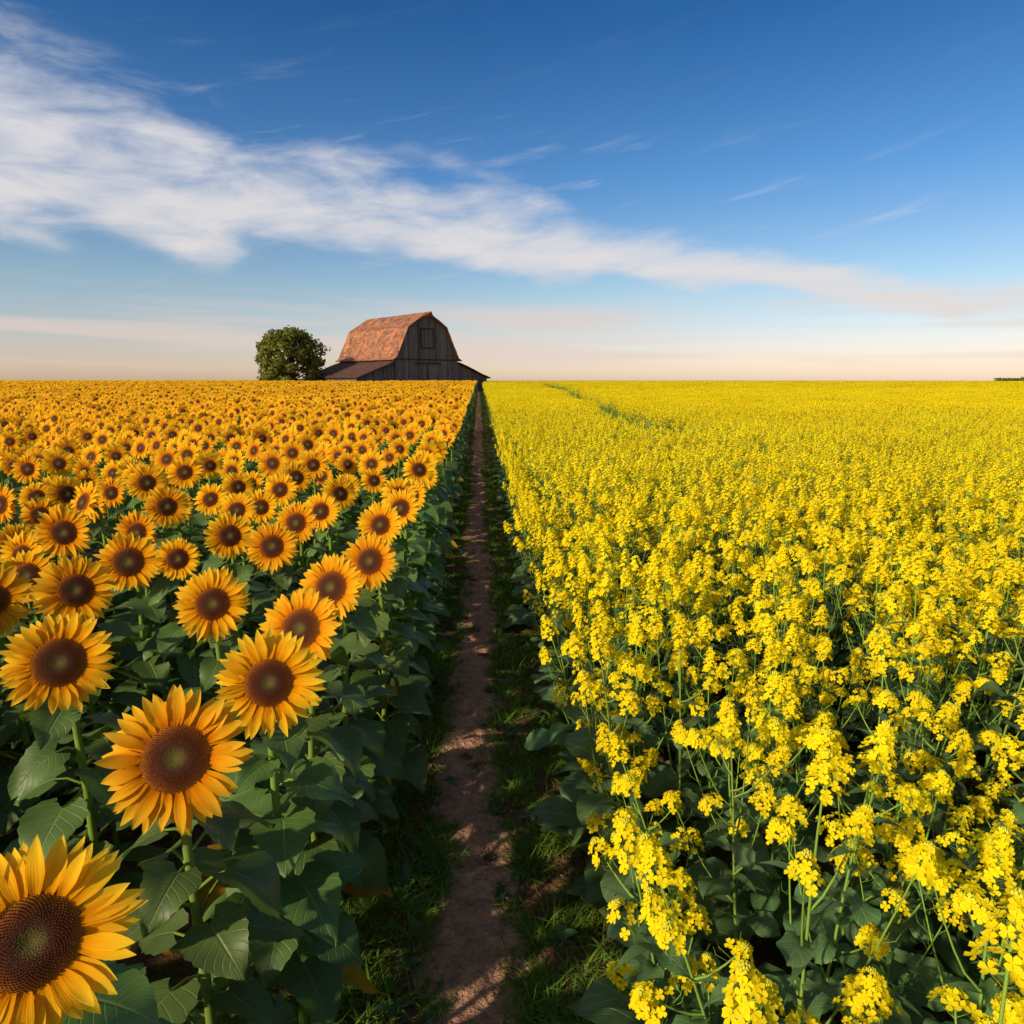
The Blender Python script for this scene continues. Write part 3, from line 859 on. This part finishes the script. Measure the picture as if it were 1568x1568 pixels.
cen = fcurve(az, [(-50, 16.0), (-30, 14.8), (-20, 13.4), (-9, 13.0), (1, 11.5), (14, 9.3), (24, 7.6), (34, 5.9), (50, 3.5)], -50, 50, 0, 40)
thk = fcurve(az, [(-50, 6.6), (-30, 6.0), (-20, 4.8), (-16, 3.0), (-9, 4.0), (1, 3.4), (8, 2.3), (11, 1.7), (16, 2.2), (22, 1.4), (28, 1.8), (34, 1.5), (50, .8)], -50, 50, 0, 40)
cv = t.new('ShaderNodeCombineXYZ'); t.inp(cv, 0, az); t.inp(cv, 1, el); t.inp(cv, 2, 0.0)
def stretched(rot, sx_, sy_, scale, det, rough, dist, off=0):
    mp = t.new('ShaderNodeMapping'); mp.vector_type = 'POINT'
    r = t.new('ShaderNodeVectorRotate'); r.rotation_type = 'Z_AXIS'; r.inputs['Angle'].default_value = D2R(rot)
    t.l.new(cv.outputs[0], r.inputs['Vector'])
    mp.inputs['Scale'].default_value = (sx_, sy_, 1); mp.inputs['Location'].default_value = (off, off * .7, 0)
    t.l.new(r.outputs[0], mp.inputs[0]); return t.noise(mp.outputs[0], scale, det, rough, dist)
nA = stretched(12, .08, .22, 1.0, 2, .55, .2, 3.1)
nB = stretched(-2, .12, .42, 1.0, 6, .60, .30, 7.7)
nC = stretched(-12, .09, .75, 1.0, 4, .6, .3, 4.3)
d = t.math('DIVIDE', t.math('SUBTRACT', el, cen), thk)
d = t.math('ADD', d, t.math('MULTIPLY', t.math('SUBTRACT', nA, .5), 1.7))
up = t.maprange(d, 1.7, -.3, 0, 1, True); dn = t.maprange(d, -1.35, -.3, 0, 1, True)
body = t.math('MULTIPLY', up, dn)
v1 = t.math('ADD', body, t.math('MULTIPLY', t.math('SUBTRACT', nB, .5), 2.0))
cl = t.math('MULTIPLY', t.maprange(v1, .05, 1.25, 0, .90, True), t.maprange(body, 0, .35, 0, 1, True))
stray = t.math('MULTIPLY', t.maprange(nC, .55, .85, 0, .40, True), t.math('MULTIPLY', t.maprange(el, 4, 7, 0, 1, True), t.maprange(t.math('SUBTRACT', el, cen), 2, 12, 1, .08, True)))
cl = t.math('MAXIMUM', cl, stray)
nD = stretched(1, .03, .6, 1.0, 2, .5, .2, 5.5)
lowm = t.math('MULTIPLY', t.maprange(nD, .40, .66, 0, .6, True), t.math('MULTIPLY', t.maprange(el, .3, 1.8, 0, 1, True), t.maprange(el, 5.0, 7.2, 1, 0, True)))
tint = t.ramp(t.maprange(el, 0, 90), [(0, (.66, .52, .50)), (.025, (.56, .455, .48)), (.0775, (.44, .45, .455)), (.165, (.21, .355, .475)), (.275, (.085, .24, .39)), (.4, (.033, .155, .335)), (.46, (.03, .15, .33)), (.62, (.32, .37, .42)), (1, (.38, .41, .42))])  # upper stops, above the view, lifted to add fill light on the plants
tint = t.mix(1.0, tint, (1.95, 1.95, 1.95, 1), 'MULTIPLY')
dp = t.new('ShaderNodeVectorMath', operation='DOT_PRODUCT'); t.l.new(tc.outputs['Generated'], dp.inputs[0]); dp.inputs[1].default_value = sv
tint = t.mix(t.maprange(dp.outputs['Value'], .05, .7, 0, 1, True), tint, (1.45, 1.18, .90, 1))  # unseen sunward sky made brighter and warmer as extra fill
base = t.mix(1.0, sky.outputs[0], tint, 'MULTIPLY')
ccol = t.ramp(t.maprange(el, 2, 18), [(0, (.93, .81, .76)), (.4, (.95, .89, .87)), (1, (.92, .905, .92))])
sc = t.new('ShaderNodeVectorMath', operation='SCALE'); t.l.new(ccol, sc.inputs[0]); sc.inputs['Scale'].default_value = 6.4
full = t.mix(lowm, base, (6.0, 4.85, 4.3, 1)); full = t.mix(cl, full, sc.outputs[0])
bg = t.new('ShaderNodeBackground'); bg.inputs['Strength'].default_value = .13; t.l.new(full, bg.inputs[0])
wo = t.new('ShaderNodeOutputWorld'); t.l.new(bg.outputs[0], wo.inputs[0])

sl = bpy.data.lights.new("sun", 'SUN'); sl.energy = 4.6; sl.angle = D2R(1.2); sl.color = (1, .82, .58)
so = bpy.data.objects.new("sun", sl); scene.collection.objects.link(so)
so.rotation_euler = (-sv).to_track_quat('-Z', 'Y').to_euler()

cam = bpy.data.cameras.new("camera"); co = bpy.data.objects.new("camera", cam); scene.collection.objects.link(co)
cam.lens = 24; cam.sensor_width = 36; cam.clip_start = .05; cam.clip_end = 8000
co.location = (0, 0, 2.45)
co.rotation_euler = (D2R(90 - 10.9), 0, D2R(-2.7))
scene.camera = co
